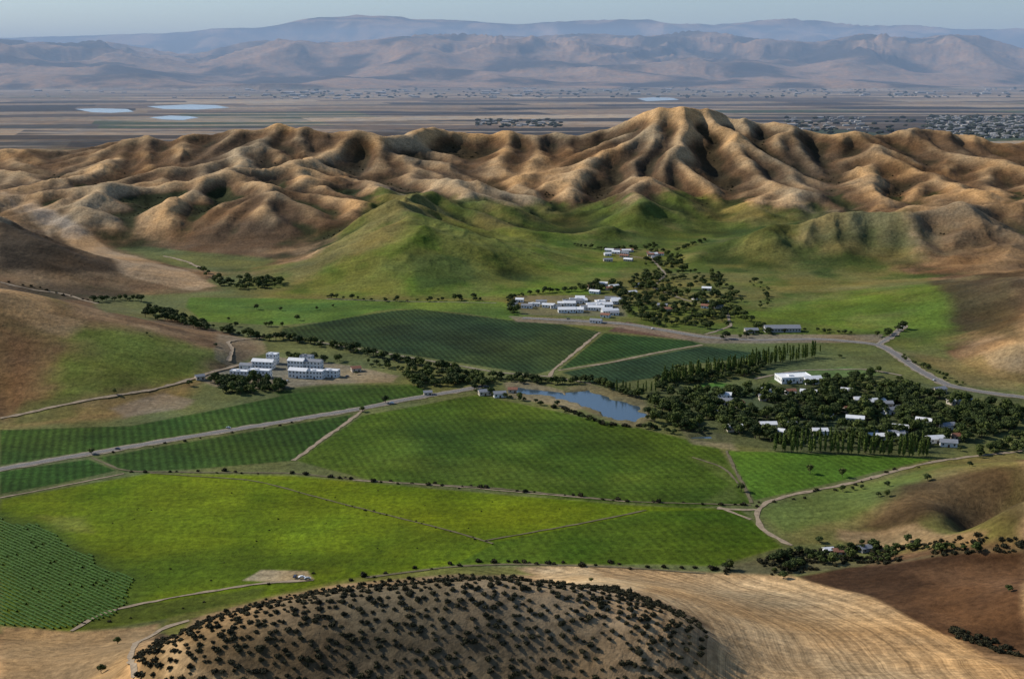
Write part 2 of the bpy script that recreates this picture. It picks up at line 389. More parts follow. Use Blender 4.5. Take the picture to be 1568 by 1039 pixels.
# foreground
paint([(760,866),(950,868),(1100,876),(1210,880),(1330,910),(1450,965),(1568,1030),(1568,1100),(900,1100),(1090,960),(1000,915),(850,885),(700,876)],(.46,.30,.15),4,4,1,attr='till',ca=(.34,.215,.105))
paint([(820,870),(900,868),(1000,900),(900,905)],(.48,.35,.20),6,5,.7)
paint([(560,882),(700,866),(790,866),(820,880),(700,880),(540,895),(350,940),(250,960),(260,945),(400,915)],(.13,.13,.03),3,3,.9)
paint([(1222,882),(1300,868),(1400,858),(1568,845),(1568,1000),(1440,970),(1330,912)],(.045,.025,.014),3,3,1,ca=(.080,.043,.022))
paint([(1400,875),(1568,862),(1568,900),(1450,900)],(.11,.062,.034),10,8,.7)
paint([(0,958),(110,966),(200,962),(240,955),(205,1000),(200,1039),(0,1039)],(.30,.20,.10),3,4,1,ca=(.22,.15,.08))
SH=[(208,1003),(300,948),(400,918),(540,893),(700,878),(800,881),(900,898),(1000,918),(1060,943),(1084,966),(1085,1000),(1060,1037)]
hillP=TT(SH)+[PD(1020,1039,430)[:2],(0,400),(-140,420)]
paint(None,(.32,.215,.118),3,4,1,plan=hillP,ca=(.15,.105,.056))
paint([(300,1000),(560,935),(760,940),(860,1039),(300,1039)],(.070,.050,.028),18,18,.7)  # dark soil plus the shade on the knoll's front, painted together
paint([(240,985),(270,975),(300,1010),(280,1020),(330,1039),(250,1039)],(.34,.25,.15),3,4,.7)
# far plain: rectangular farmland
m=np.nonzero((Y>4800)&(Zt<25))[0]
xr=X[m]*.96+Y[m]*.28; yr=-X[m]*.28+Y[m]*.96
a=np.floor(xr/1300+h2(np.floor(yr/600),np.floor(yr/600)*0,3)*3); b=np.floor(yr/600)
hh=h2(a,b,9); hv=h2(a,b,19)
pal=np.array([[.050,.046,.045],[.075,.060,.050],[.060,.055,.050],[.24,.18,.125],[.055,.070,.045],[.32,.25,.18],[.12,.09,.070],[.050,.046,.045],[.19,.14,.10]])
pc=pal[(hh*len(pal)).astype(int)%len(pal)]*(.8+.4*hv[:,None])
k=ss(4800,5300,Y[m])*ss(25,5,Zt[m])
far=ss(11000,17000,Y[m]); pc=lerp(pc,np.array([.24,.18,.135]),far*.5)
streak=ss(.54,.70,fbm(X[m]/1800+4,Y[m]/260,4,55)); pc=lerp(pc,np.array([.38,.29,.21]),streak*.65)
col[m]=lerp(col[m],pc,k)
m=(Y>18000)&(Zt>=20)
mt=lerp(np.array([.050,.038,.030]),np.array([.30,.19,.12]),ss(.38,.64,fbm(X/1100,Y/1100,6,91,.55)))
col[m]=mt[m]
col=np.clip(col,.003,.8)
print('painted',time.time()-T0)
def mesh_np(name,V,F,mats,smooth=True):
    me=bpy.data.meshes.new(name); V=np.asarray(V,np.float32); F=np.asarray(F,np.int32)
    k=F.shape[1]
    me.vertices.add(len(V)); me.vertices.foreach_set('co',V.ravel())
    me.loops.add(F.size); me.loops.foreach_set('vertex_index',F.ravel())
    me.polygons.add(len(F)); me.polygons.foreach_set('loop_start',np.arange(0,F.size,k,dtype=np.int32))
    me.polygons.foreach_set('loop_total',np.full(len(F),k,np.int32))
    me.polygons.foreach_set('use_smooth',np.full(len(F),smooth))
    for q in mats: me.materials.append(q)
    me.update(calc_edges=True)
    o=bpy.data.objects.new(name,me); sc.collection.objects.link(o); return o
# ---------------------------------------------------------------- materials
class NT:
    def __init__(s,name):
        s.m=bpy.data.materials.new(name); s.m.use_nodes=True; s.t=s.m.node_tree; s.b=s.t.nodes['Principled BSDF']
    def n(s,ty,**k):
        q=s.t.nodes.new(ty)
        for a,v in k.items(): setattr(q,a,v)
        return q
    def l(s,a,b): s.t.links.new(a,b)
    def noise(s,vec,scale,detail=4,rough=.55):
        q=s.n('ShaderNodeTexNoise'); q.inputs['Scale'].default_value=scale; q.inputs['Detail'].default_value=detail; q.inputs['Roughness'].default_value=rough
        s.l(vec,q.inputs['Vector']); return q.outputs['Fac']
    def mr(s,v,a,b,c,d):
        q=s.n('ShaderNodeMapRange'); s.l(v,q.inputs[0])
        for i,x in zip((1,2,3,4),(a,b,c,d)): q.inputs[i].default_value=x
        return q.outputs[0]
    def math(s,op,a,b=None):
        q=s.n('ShaderNodeMath',operation=op)
        for i,x in enumerate((a,b)):
            if x is None: continue
            if isinstance(x,(int,float)): q.inputs[i].default_value=x
            else: s.l(x,q.inputs[i])
        return q.outputs[0]
    def scale(s,colr,f):
        q=s.n('ShaderNodeVectorMath',operation='SCALE'); s.l(colr,q.inputs[0]); s.l(f,q.inputs['Scale']); return q.outputs[0]
    def mix(s,f,a,b):
        q=s.n('ShaderNodeMix',data_type='RGBA')
        for i,x in ((0,f),(6,a),(7,b)):
            if isinstance(x,(int,float)): q.inputs[i].default_value=x
            elif isinstance(x,tuple): q.inputs[i].default_value=(*x,1)
            else: s.l(x,q.inputs[i])
        return q.outputs[2]
def simple(name,c,rough=.8,var=.25,sc_=1.5,spec=.2,objrand=0,metal=0,c2=None):
    t=NT(name); g=t.n('ShaderNodeNewGeometry'); f=t.noise(g.outputs['Position'],sc_,5,.6)
    f=t.mr(f,.3,.7,1-var,1+var)
    r=t.n('ShaderNodeRGB'); r.outputs[0].default_value=(*c,1); out=r.outputs[0]
    t.l(t.scale(out,f),t.b.inputs['Base Color'])
    t.b.inputs['Roughness'].default_value=rough; t.b.inputs['Specular IOR Level'].default_value=spec; t.b.inputs['Metallic'].default_value=metal
    return t.m
t=NT('terrain_ground'); at=t.n('ShaderNodeAttribute',attribute_name='Col'); pos=t.n('ShaderNodeNewGeometry').outputs['Position']
A_=t.mr(t.noise(pos,.012,9,.62),.3,.7,.66,1.34)
B_=t.mr(t.noise(pos,.22,6,.7),.3,.7,.58,1.42)
mp=t.n('ShaderNodeMapping'); mp.inputs['Scale'].default_value=(.02,.11,.02); mp.inputs['Rotation'].default_value=(0,0,.35); t.l(pos,mp.inputs['Vector'])
C_=t.mr(t.noise(mp.outputs[0],1,5,.6),.3,.7,.84,1.16)
f=t.math('MULTIPLY',t.math('MULTIPLY',A_,B_),C_)
ra=t.n('ShaderNodeAttribute',attribute_name='rows').outputs['Fac']
sx=t.n('ShaderNodeSeparateXYZ'); t.l(pos,sx.inputs[0])
ln=t.math('ADD',t.math('MULTIPLY',sx.outputs[0],.93*2*math.pi/6.5),t.math('MULTIPLY',sx.outputs[1],.30*2*math.pi/6.5))
ln=t.math('ADD',ln,t.math('MULTIPLY',t.noise(pos,.01,2,.5),5))
st=t.mr(t.math('SINE',ln),-1,1,-.34,.34)
f=t.math('MULTIPLY',f,t.math('ADD',1.0,t.math('MULTIPLY',st,ra)))
ta=t.n('ShaderNodeAttribute',attribute_name='till').outputs['Fac']
vd=t.n('ShaderNodeVectorMath',operation='DISTANCE'); mp2=t.n('ShaderNodeMapping'); mp2.inputs['Scale'].default_value=(1,1,0); t.l(pos,mp2.inputs[0]); t.l(mp2.outputs[0],vd.inputs[0]); vd.inputs[1].default_value=(-130,560,0)
wob=t.math('MULTIPLY',t.noise(pos,.008,2,.5),40)
rr_=t.math('ADD',vd.outputs['Value'],wob)
cmb=t.n('ShaderNodeCombineXYZ'); t.l(t.math('MULTIPLY',rr_,.16),cmb.inputs[0])
lines=t.mr(t.noise(cmb.outputs[0],1.0,6,.85),.42,.58,-.40,.30)
f=t.math('MULTIPLY',f,t.math('ADD',1.0,t.math('MULTIPLY',lines,ta)))
hue=t.mix(t.mr(t.noise(pos,.0055,5,.6),.35,.65,0,1),(.82,.94,1.08),(1.18,1.05,.85))
vm=t.n('ShaderNodeVectorMath',operation='MULTIPLY'); t.l(at.outputs['Color'],vm.inputs[0]); t.l(hue,vm.inputs[1])
t.l(t.scale(vm.outputs[0],f),t.b.inputs['Base Color'])
t.b.inputs['Roughness'].default_value=.95; t.b.inputs['Specular IOR Level'].default_value=.05
bp=t.n('ShaderNodeBump'); bp.inputs['Strength'].default_value=.8; bp.inputs['Distance'].default_value=2.2
t.l(t.noise(pos,.10,8,.65),bp.inputs['Height']); t.l(bp.outputs[0],t.b.inputs['Normal'])
M_T=t.m
ii=np.arange((NR-1)*(NC-1)); r_=ii//(NC-1); c_=ii%(NC-1); b0=r_*NC+c_
terr=mesh_np('terrain',np.stack([X,Y,Zt],1),np.stack([b0,b0+1,b0+NC+1,b0+NC],1),[M_T])
me=terr.data
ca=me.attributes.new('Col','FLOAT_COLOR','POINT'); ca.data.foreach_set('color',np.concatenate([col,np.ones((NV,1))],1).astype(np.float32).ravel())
q=me.attributes.new('rows','FLOAT','POINT'); q.data.foreach_set('value',rowsA.astype(np.float32))
q=me.attributes.new('till','FLOAT','POINT'); q.data.foreach_set('value',till.astype(np.float32))
print('terrain',time.time()-T0)
# ---------------------------------------------------------------- water
t=NT('water'); t.b.inputs['Base Color'].default_value=(.045,.070,.09,1); t.b.inputs['Roughness'].default_value=.1; t.b.inputs['Specular IOR Level'].default_value=.9
bp=t.n('ShaderNodeBump'); bp.inputs['Strength'].default_value=.15; bp.inputs['Distance'].default_value=.3
t.l(t.noise(t.n('ShaderNodeNewGeometry').outputs['Position'],.6,4,.6),bp.inputs['Height']); t.l(bp.outputs[0],t.b.inputs['Normal']); M_W=t.m
for nm,P in zip(('pond_water','river_water','creek_water'),WATER):
    A=np.array(P); x0,y0=A.min(0)-6; x1,y1=A.max(0)+6
    z={'pond_water':-.9,'river_water':-.94,'creek_water':-.9}[nm]
    mesh_np(nm,[(x0,y0,z),(x1,y0,z),(x1,y1,z),(x0,y1,z)],[(0,1,2,3)],[M_W],False)
t=NT('salt_pond_water'); t.b.inputs['Base Color'].default_value=(.38,.44,.48,1); t.b.inputs['Roughness'].default_value=.25; M_SP=t.m
for P in [[(115,167),(150,166),(195,167),(205,171),(170,173),(140,172)],[(225,163),(290,160),(330,161),(352,165),(300,168),(250,167)],[(228,180),(260,177),(290,178),(305,180),(280,184),(250,183)],[(975,151),(1000,149),(1030,150),(1040,153),(990,155)]]:
    V=[PZ(a,b,1.0) for a,b in P]; mesh_np('salt_pond',V[::-1],[tuple(range(len(V)))],[M_SP],False)
# ---------------------------------------------------------------- roads
def smooth_line(P,step):
    P=np.array(P); 
    d=np.concatenate([[0],np.cumsum(np.hypot(*np.diff(P,axis=0).T))]); n=max(3,int(d[-1]/step)); s=np.linspace(0,d[-1],n)
    Q=np.stack([np.interp(s,d,P[:,0]),np.interp(s,d,P[:,1])],1)
    for _ in range(4): Q[1:-1]=(Q[:-2]+2*Q[1:-1]+Q[2:])/4
    return Q
def ribbon(name,px,w,mat,off=.35,jit=0,plan=None,cut=None):
    Q=smooth_line(plan if plan is not None else TT(px),7)
    T_=np.gradient(Q,axis=0); T_/=np.maximum(np.hypot(*T_.T)[:,None],1e-6); Nn=np.stack([-T_[:,1],T_[:,0]],1)
    n=len(Q); k=4; V=[]
    for j in range(k+1):
        s=(j/k-.5)*w; jj=(rng.random(n)-.5)*jit if j in(0,k) else 0
        R=Q+Nn*(np.full(n,s)+jj)[:,None]; V.append(np.column_stack([R,HH(R[:,0],R[:,1])+off]))
    V=np.array(V); V[:,:,2]=np.maximum(V[:,:,2],V[:,:,2].mean(0)[None])
    VV=V.reshape(-1,3); F=[(j*n+i,j*n+i+1,(j+1)*n+i+1,(j+1)*n+i) for j in range(k) for i in range(n-1)]
    return mesh_np(name,VV,F,[mat]),Q
M_ASP=simple('asphalt',(.15,.14,.13),.9,.15,.4); M_DIRT=simple('dirt',(.26,.20,.135),.95,.35,.25); M_DK=simple('dark_dirt',(.12,.10,.055),.95,.35,.2); M_LINE=simple('road_paint',(.6,.58,.5),.7,.1)
M_SHO=simple('gravel_shoulder',(.22,.18,.13),.95,.35,.3)
def road(px,w):
    ribbon('road_verge',px,w+5,M_SHO,.30,3); o,Q=ribbon('road',px,w,M_ASP,.42); 
    for s in (-1,1):
        T_=np.gradient(Q,axis=0); T_/=np.maximum(np.hypot(*T_.T)[:,None],1e-6); R=Q+s*(w/2-.4)*np.stack([-T_[:,1],T_[:,0]],1)
        ribbon('road_edge_line',None,.18,M_LINE,.47,plan=R)
road([(-60,732),(0,718),(140,694),(300,667),(430,646),(540,628),(640,608),(700,599),(745,590)],7.5)
road([(1640,615),(1568,608),(1500,600),(1450,590),(1405,566),(1372,542),(1345,527),(1260,519),(1150,521),(1075,516),(960,496),(860,490),(800,487)],9)
road([(1345,527),(1370,512),(1385,498)],5)
tracks=[([(430,514),(560,536),(680,556),(760,570),(850,577),(905,588)],3.5,M_SHO),
 ([(918,509),(880,540),(845,568),(842,577)],4,M_DIRT),([(1075,528),(1000,541),(930,556),(855,567)],4,M_DIRT),
 ([(449,705),(495,672),(540,640),(556,628)],4,M_DIRT),([(0,640),(140,612),(220,600),(280,585),(310,575),(360,560),(425,545)],5,M_DIRT),
 ([(350,553),(358,535),(345,523),(380,518),(430,514)],4,M_DIRT),
 ([(1212,835),(1180,820),(1158,803),(1160,785),(1165,770),(1210,758),(1320,736),(1430,706),(1568,690)],4,M_DIRT),
 ([(1098,778),(1130,785),(1158,780)],3,M_DIRT),([(1112,690),(1128,725),(1143,750),(1150,770)],2.5,M_DK),
 ([(140,700),(190,722),(450,724),(560,736),(760,747),(960,768),(1150,773)],2.2,M_DK),
 ([(230,724),(390,735),(500,765),(620,795),(700,815),(755,832)],1.5,M_DK),([(740,828),(870,805),(990,781)],1.8,M_DK),
 ([(110,966),(150,938),(260,915),(400,892),(480,888)],2.5,M_DIRT),([(0,762),(100,743),(190,725)],2,M_DIRT),
 ([(0,432),(40,442),(100,450),(150,465)],5,M_DIRT),([(205,1038),(198,1010),(215,980),(250,957),(290,950)],3,M_DIRT),
 ([(500,458),(640,462),(760,464)],3,M_SHO),([(540,735),(700,745),(960,768)],1.5,M_DIRT),
 ([(560,884),(700,866),(780,863),(950,868),(1080,878)],2,M_DK),([(1150,795),(1100,776)],3,M_DIRT),
 ([(250,392),(290,402),(310,412)],6,M_DIRT),([(1060,700),(1110,715),(1130,740)],2,M_DK),
 ([(1155,580),(1220,567),(1330,565),(1380,575)],3.5,M_SHO),([(1000,440),(1050,460),(1110,470),(1120,500),(1080,512)],4,M_SHO),
 ([(940,388),(1000,398),(1020,420),(1000,440)],4,M_SHO)]
for p,w,mt_ in tracks: ribbon('dirt_track',p,w,mt_,.32,w*.5)
print('roads',time.time()-T0)
# ---------------------------------------------------------------- plants
def leafmat(name,c,c2):
    t=NT(name); oi=t.n('ShaderNodeObjectInfo'); g=t.n('ShaderNodeNewGeometry')
    f=t.mr(t.noise(g.outputs['Position'],.9,3,.6),.3,.7,.55,1.5)
    t.l(t.scale(t.mix(oi.outputs['Random'],c,c2),f),t.b.inputs['Base Color'])
    t.b.inputs['Roughness'].default_value=.8; t.b.inputs['Specular IOR Level'].default_value=.15
    return t.m
M_LF=leafmat('oak_leaves',(.024,.038,.011),(.058,.076,.019)); M_LF2=leafmat('willow_leaves',(.050,.070,.015),(.095,.115,.028)); M_PL=leafmat('poplar_leaves',(.060,.090,.016),(.10,.13,.026)); M_SB=leafmat('shrub_leaves',(.020,.021,.010),(.042,.038,.016)); M_BK=simple('bark',(.11,.08,.06),.9,.3,3)
import bmesh
def ico():
    bm=bmesh.new(); bmesh.ops.create_icosphere(bm,subdivisions=1,radius=1)
    v=np.array([w.co[:] for w in bm.verts]); f=[[w.index for w in q.verts] for q in bm.faces]; bm.free(); return v,np.array(f)
IV,IF=ico()
def plant(name,lobes,leaf,nleaf,trunk,h,mat,seed):
    R=np.random.default_rng(seed); V=[];F=[];MI=[];n=0
    def tube(a,b,r0,r1,k=6):
        nonlocal n
        a=np.array(a,float);b=np.array(b,float);d=b-a;d/=np.linalg.norm(d);u=np.cross(d,(.3,.9,.1));u/=np.linalg.norm(u);w=np.cross(d,u)
        for c,r in((a,r0),(b,r1)):
            for i in range(k):
                t_=i/k*6.2832; V.append(c+r*(u*math.cos(t_)+w*math.sin(t_)))
        for i in range(k): F.append((n+i,n+(i+1)%k,n+k+(i+1)%k,n+k+i)); MI.append(1)
        n+=2*k
    if trunk>0:
        tube((0,0,-.6),(0.05*h,0,h*.38),trunk,trunk*.6)
        for L in lobes: tube((0.05*h*.8,0,h*.3),(L[0]*.9,L[1]*.9,L[2]),trunk*.4,trunk*.12,5)
    for (x,y,z,rx,rz) in lobes:
        vv=IV*(.62+.28*R.random((len(IV),1)))*np.array([rx,rx,rz])+np.array([x,y,z])
        for q in vv: V.append(q)
        for f in IF: F.append((n+f[0],n+f[1],n+f[2],n+f[2])); MI.append(0)
        n+=len(vv)
        for _ in range(nleaf):
            d=R.normal(size=3); d/=np.linalg.norm(d); rad=.65+.45*R.random()
            c=np.array([x,y,z])+d*rad*np.array([rx,rx,rz])
            a=R.normal(size=3); a/=np.linalg.norm(a); b=np.cross(a,R.normal(size=3)); b/=np.linalg.norm(b); s=leaf*(.5+R.random())
            V.extend([c-a*s-b*s*.6,c+a*s-b*s*.4,c+a*s*.7+b*s,c-a*s*.8+b*s*.7]); F.append((n,n+1,n+2,n+3)); MI.append(0); n+=4
    me=bpy.data.meshes.new(name)
    me.from_pydata([tuple(q) for q in V],[],[tuple(dict.fromkeys(f)) for f in F]); me.materials.append(mat); me.materials.append(M_BK)
    me.polygons.foreach_set('material_index',MI); me.update()
    o=bpy.data.objects.new(name,me); sc.collection.objects.link(o); return o
def lob(R,k,rad,h,base,rr):
    L=[]
    for i in range(k):
        a=i/k*6.28+R.random()*.8; q=rad*(.35+.5*R.random())
        L.append((math.cos(a)*q,math.sin(a)*q,base+(h-base)*(.3+.45*R.random()),rr*(.8+.4*R.random()),rr*(.65+.3*R.random())))
    L.append((0,0,h-rr*.75,rr,rr*.8)); return L
R1=np.random.default_rng(3)
OAK=[plant('oak_tree',lob(R1,6,4.2,9,2.2,2.4),.42,60,.42,9,M_LF,s) for s in (1,2)]+[plant('willow_tree',lob(R1,6,3.6,10,2.2,2.2),.42,60,.38,10,M_LF2,3)]
POP=[plant('poplar_tree',[(0,0,3.5,1.5,2.6),(.2,.1,6.5,1.8,3.0),(-.1,0,9.8,1.7,3.0),(0,.1,13,1.2,2.8),(.1,0,15.5,.7,2.2)],.34,70,.28,16,M_PL,s) for s in (11,12)]
SHR=[plant('shrub',[(0,0,.7,.95,.8),(.7,.2,.55,.7,.6),(-.5,.5,.6,.7,.65),(-.1,-.6,.5,.75,.55)],.2,36,.06,1.4,M_SB,s) for s in (21,22,23)]
def scatter(name,proto,P,S,src=None):
    P=np.array(P); 
    if not len(P): return
    z=HH(P[:,0],P[:,1])
    if proto.location.length==0:
        proto.location=(P[0,0],P[0,1],z[0]-.1); proto.scale=(S[0],)*3; P=P[1:];S=S[1:];z=z[1:]
        if not len(P): return
    me=bpy.data.meshes.new(name); n=len(P); me.vertices.add(n)
    me.vertices.foreach_set('co',np.column_stack([P,z-.1]).astype(np.float32).ravel())
    a=me.attributes.new('rot','FLOAT_VECTOR','POINT'); a.data.foreach_set('vector',np.column_stack([(rng.random((n,2))-.5)*.15,rng.random(n)*6.28]).astype(np.float32).ravel())
    S=np.array(S); a=me.attributes.new('scl','FLOAT_VECTOR','POINT'); a.data.foreach_set('vector',np.column_stack([S*(.85+.3*rng.random(n)),S*(.85+.3*rng.random(n)),S*(.8+.35*rng.random(n))]).astype(np.float32).ravel())
    o=bpy.data.objects.new(name,me); sc.collection.objects.link(o)
    ng=bpy.data.node_groups.new(name,'GeometryNodeTree'); ng.interface.new_socket('Geometry',in_out='INPUT',socket_type='NodeSocketGeometry'); ng.interface.new_socket('Geometry',in_out='OUTPUT',socket_type='NodeSocketGeometry')
    N_=ng.nodes; gi=N_.new('NodeGroupInput'); go=N_.new('NodeGroupOutput'); ip=N_.new('GeometryNodeInstanceOnPoints'); ob=N_.new('GeometryNodeObjectInfo'); ob.transform_space='ORIGINAL'
    ob.inputs['Object'].default_value=proto; ob.inputs['As Instance'].default_value=True
    na=N_.new('GeometryNodeInputNamedAttribute'); na.data_type='FLOAT_VECTOR'; na.inputs['Name'].default_value='rot'
    nb=N_.new('GeometryNodeInputNamedAttribute'); nb.data_type='FLOAT_VECTOR'; nb.inputs['Name'].default_value='scl'
    er=N_.new('FunctionNodeEulerToRotation'); L=ng.links.new
    L(gi.outputs[0],ip.inputs['Points']); L(ob.outputs['Geometry'],ip.inputs['Instance']); L(na.outputs['Attribute'],er.inputs[0]); L(er.outputs[0],ip.inputs['Rotation']); L(nb.outputs['Attribute'],ip.inputs['Scale']); L(ip.outputs[0],go.inputs[0])
    md=o.modifiers.new('scatter','NODES'); md.node_group=ng
trees={'oak':[], 'pop':[], 'shr':[]}
def inwater(P):
    P=np.array(P).reshape(-1,2); s=np.full(len(P),1e9)
    for W in WATER: s=np.minimum(s,sdist(W,P[:,0],P[:,1]))
    return s<1.5
def zone(kind,px,n,s0,s1,th=.22):
    P=np.array(TT(px)); lo=P.min(0); hi=P.max(0); Q=[]
    while len(Q)<n:
        c=lo+(hi-lo)*rng.random((n*3,2)); c=c[(sdist(P,c[:,0],c[:,1])<0)&(vn(c[:,0]/26,c[:,1]/26,6)>th)]; Q+=c.tolist()
        if not len(c): break
    Q=np.array(Q[:n]); Q=Q[~inwater(Q)]
    trees[kind]+=[(q[0],q[1],s0+(s1-s0)*rng.random()**1.5) for q in Q]
def line(kind,px,sp,wd,s0,s1,p=1.0):
    if kind=='oak': sp*=.72; s0*=1.15; s1*=1.25
    Q=smooth_line(TT(px),sp); Q=Q[rng.random(len(Q))<p]; Q=Q+rng.normal(size=Q.shape)*wd; Q=Q[~inwater(Q)]
    trees[kind]+=[(q[0],q[1],s0+(s1-s0)*rng.random()**1.5) for q in Q]
def singles(kind,px,s0,s1):
    trees[kind]+=[(q[0],q[1],s0+(s1-s0)*rng.random()) for q in TT(px)]
zone('oak',[(1000,606),(1100,600),(1180,600),(1290,606),(1400,598),(1480,618),(1568,630),(1568,660),(1500,672),(1420,688),(1300,680),(1190,680),(1130,665),(1060,665),(990,645)],900,.5,1.35,.27)
zone('oak',[(1000,575),(1060,566),(1170,560),(1160,575),(1060,592),(1005,600)],110,.5,1.0,.3)
zone('oak',[(1280,545),(1380,580),(1420,600),(1380,610),(1260,600),(1190,590),(1290,580),(1350,572)],120,.5,1.1)
zone('oak',[(880,440),(960,432),(1040,440),(1130,452),(1140,470),(1110,505),(1010,500),(955,480),(950,462),(900,452)],290,.6,1.2,.36)
zone('oak',[(1000,375),(1050,395),(1050,440),(960,440),(985,410)],105,.6,1.15,.36)
zone('oak',[(1040,410),(1100,420),(1130,450),(1060,440)],40,.5,1.1)
zone('oak',[(325,582),(380,582),(440,592),(420,606),(345,606)],80,.6,1.2)
zone('oak',[(430,548),(520,548),(520,556),(430,556)],18,.6,1.1)
zone('oak',[(610,577),(700,572),(760,585),(730,598),(640,595)],80,.6,1.1)
zone('oak',[(215,470),(270,480),(330,500),(330,508),(270,498),(220,485)],60,.6,1.3)
zone('oak',[(300,412),(350,428),(430,428),(430,440),(350,445),(320,430)],80,.6,1.3)
zone('oak',[(1110,872),(1210,846),(1330,836),(1480,836),(1500,846),(1300,858),(1210,876)],75,.35,.85)
zone('oak',[(1480,700),(1568,660),(1568,690),(1500,705)],35,.5,.9)
zone('shr',[(1110,868),(1210,846),(1330,832),(1568,826),(1568,846),(1300,862),(1210,880),(1110,882)],260,.8,2.0)
zone('shr',[(1450,972),(1568,1008),(1568,990),(1460,962)],60,.8,1.8)
line('oak',[(430,518),(560,542),(640,560),(700,567)],5,3,.5,1.0,.95)
line('oak',[(340,508),(380,516),(420,522)],6,4,.6,1.1)
line('oak',[(560,558),(640,572),(760,582),(830,588)],8,4,.4,.9)
line('oak',[(730,600),(800,614),(850,622)],8,3,.4,.7)
line('shr',[(850,622),(880,632),(930,650),(1000,655)],4,2,1,2.6)
line('oak',[(870,632),(930,652)],11,2,.3,.5)
line('oak',[(985,652),(1030,665)],8,3,.4,.8)
line('oak',[(760,578),(830,586),(862,588),(905,584),(960,605),(1000,612)],5,2.5,.45,.9)
line('oak',[(790,482),(780,455),(850,447),(900,445)],8,4,.4,.9)
line('oak',[(500,456),(560,460),(620,462),(740,459)],12,3,.4,.8,.85)
line('oak',[(300,500),(360,500),(430,500)],16,3,.3,.7,.8)
line('oak',[(140,462),(190,458),(215,462)],9,3,.6,1.0)
line('oak',[(1110,520),(1150,512),(1240,505),(1300,512)],12,4,.4,.9)
line('oak',[(1130,480),(1160,500),(1180,512)],9,4,.4,.9)
line('oak',[(1150,430),(1180,450),(1160,470)],16,6,.3,.7)
line('oak',[(1345,515),(1380,505)],10,4,.6,1.0)
line('oak',[(1380,545),(1420,565),(1470,590)],12,3,.3,.6)
line('oak',[(880,376),(940,384),(1000,380)],9,5,.5,.9)
line('oak',[(1040,385),(1060,376),(1080,368)],12,4,.4,.8)
line('shr',[(190,722),(450,724),(560,736),(760,747),(960,768),(1150,773)],6,1.5,.8,2.0,.6)
line('shr',[(540,884),(700,864),(780,860),(950,866),(1100,872)],5,2,.8,2.0,.75)
line('shr',[(500,765),(620,795),(755,832)],6,1,.4,.9,.6)
line('shr',[(110,960),(250,935),(480,880)],9,2,.6,1.2,.5)
line('shr',[(150,698),(300,672),(540,632)],14,1.5,.6,1.4,.5)
line('shr',[(0,430),(60,440),(150,462)],12,3,1,2)
line('shr',[(1160,775),(1320,738),(1430,708)],10,3,.8,1.8,.6)
line('pop',[(945,600),(1005,600)],4,1.2,.6,.85)
line('pop',[(1012,592),(1065,580),(1165,560),(1250,546)],4.5,1,.85,1.15)
line('pop',[(1015,586),(1100,568),(1200,552)],5.5,1.5,.8,1.05)
line('pop',[(1190,690),(1300,694),(1420,698)],3.5,1.5,.8,1.05)
line('pop',[(1195,680),(1310,684),(1415,690)],5,1.5,.7,1.0)
line('pop',[(1180,545),(1255,538)],5,2,.6,.85)
singles('oak',[(140,695),(268,490),(485,474),(430,476),(455,490),(393,474),(330,530),(290,590),(175,603),(545,573),(590,617),(555,630),(322,585),(1290,730),(1240,725),(1135,752)],.5,.9)
singles('oak',[(1290,752),(1305,750),(1345,760),(1358,760),(1320,748),(1420,735),(1358,745),(1485,714),(1500,700),(1405,835),(1390,830),(1320,835),(1255,830),(1200,885),(1215,870)],.4,.7)
singles('oak',[(225,512),(905,890),(180,985),(155,1030),(1545,905),(1100,640),(350,490),(510,470),(590,462),(1346,690),(1470,690)],.3,.5)
zone('shr',[(100,750),(600,750),(900,780),(700,830),(300,900),(150,900)],40,.3,.6)
m=np.nonzero((Y>1950)&(Y<3200)&(cv<-7)&(n1>.47)&(Zt>6))[0]
k=rng.choice(m,min(450,len(m)),replace=False)
trees['shr']+=[(X[i],Y[i],.9+1.0*rng.random()) for i in k]
for kind,pro,nm in (('oak',OAK,'oak_tree_mass'),('pop',POP,'poplar_tree_row'),('shr',SHR,'shrub_mass')):
    A=np.array(trees[kind]); pk=rng.integers(0,len(pro),len(A))
    for i,p in enumerate(pro): scatter(nm,p,A[pk==i,:2],A[pk==i,2])
A=np.array(hillP); lo=A.min(0); hi=A.max(0); Q=[]
y_=lo[1]; r=0
while y_<hi[1]:
    x_=lo[0]+(r%2)*2.2
    while x_<hi[0]:
        Q.append((x_+rng.normal()*1.1,y_+rng.normal()*1.1)); x_+=4.4
    y_+=4.0; r+=1
Q=np.array(Q); Q=Q[(sdist(hillP,Q[:,0],Q[:,1])<-.5)&(vn(Q[:,0]/14,Q[:,1]/14,8)>.06)&(rng.random(len(Q))<.94)]
pk=rng.integers(0,3,len(Q))
for i in range(3):
    q=Q[pk==i]; scatter('hillside_shrubs',SHR[i],q,.65+.75*rng.random(len(q))**1.2)
print('plants',time.time()-T0,{k:len(v) for k,v in trees.items()},len(Q))
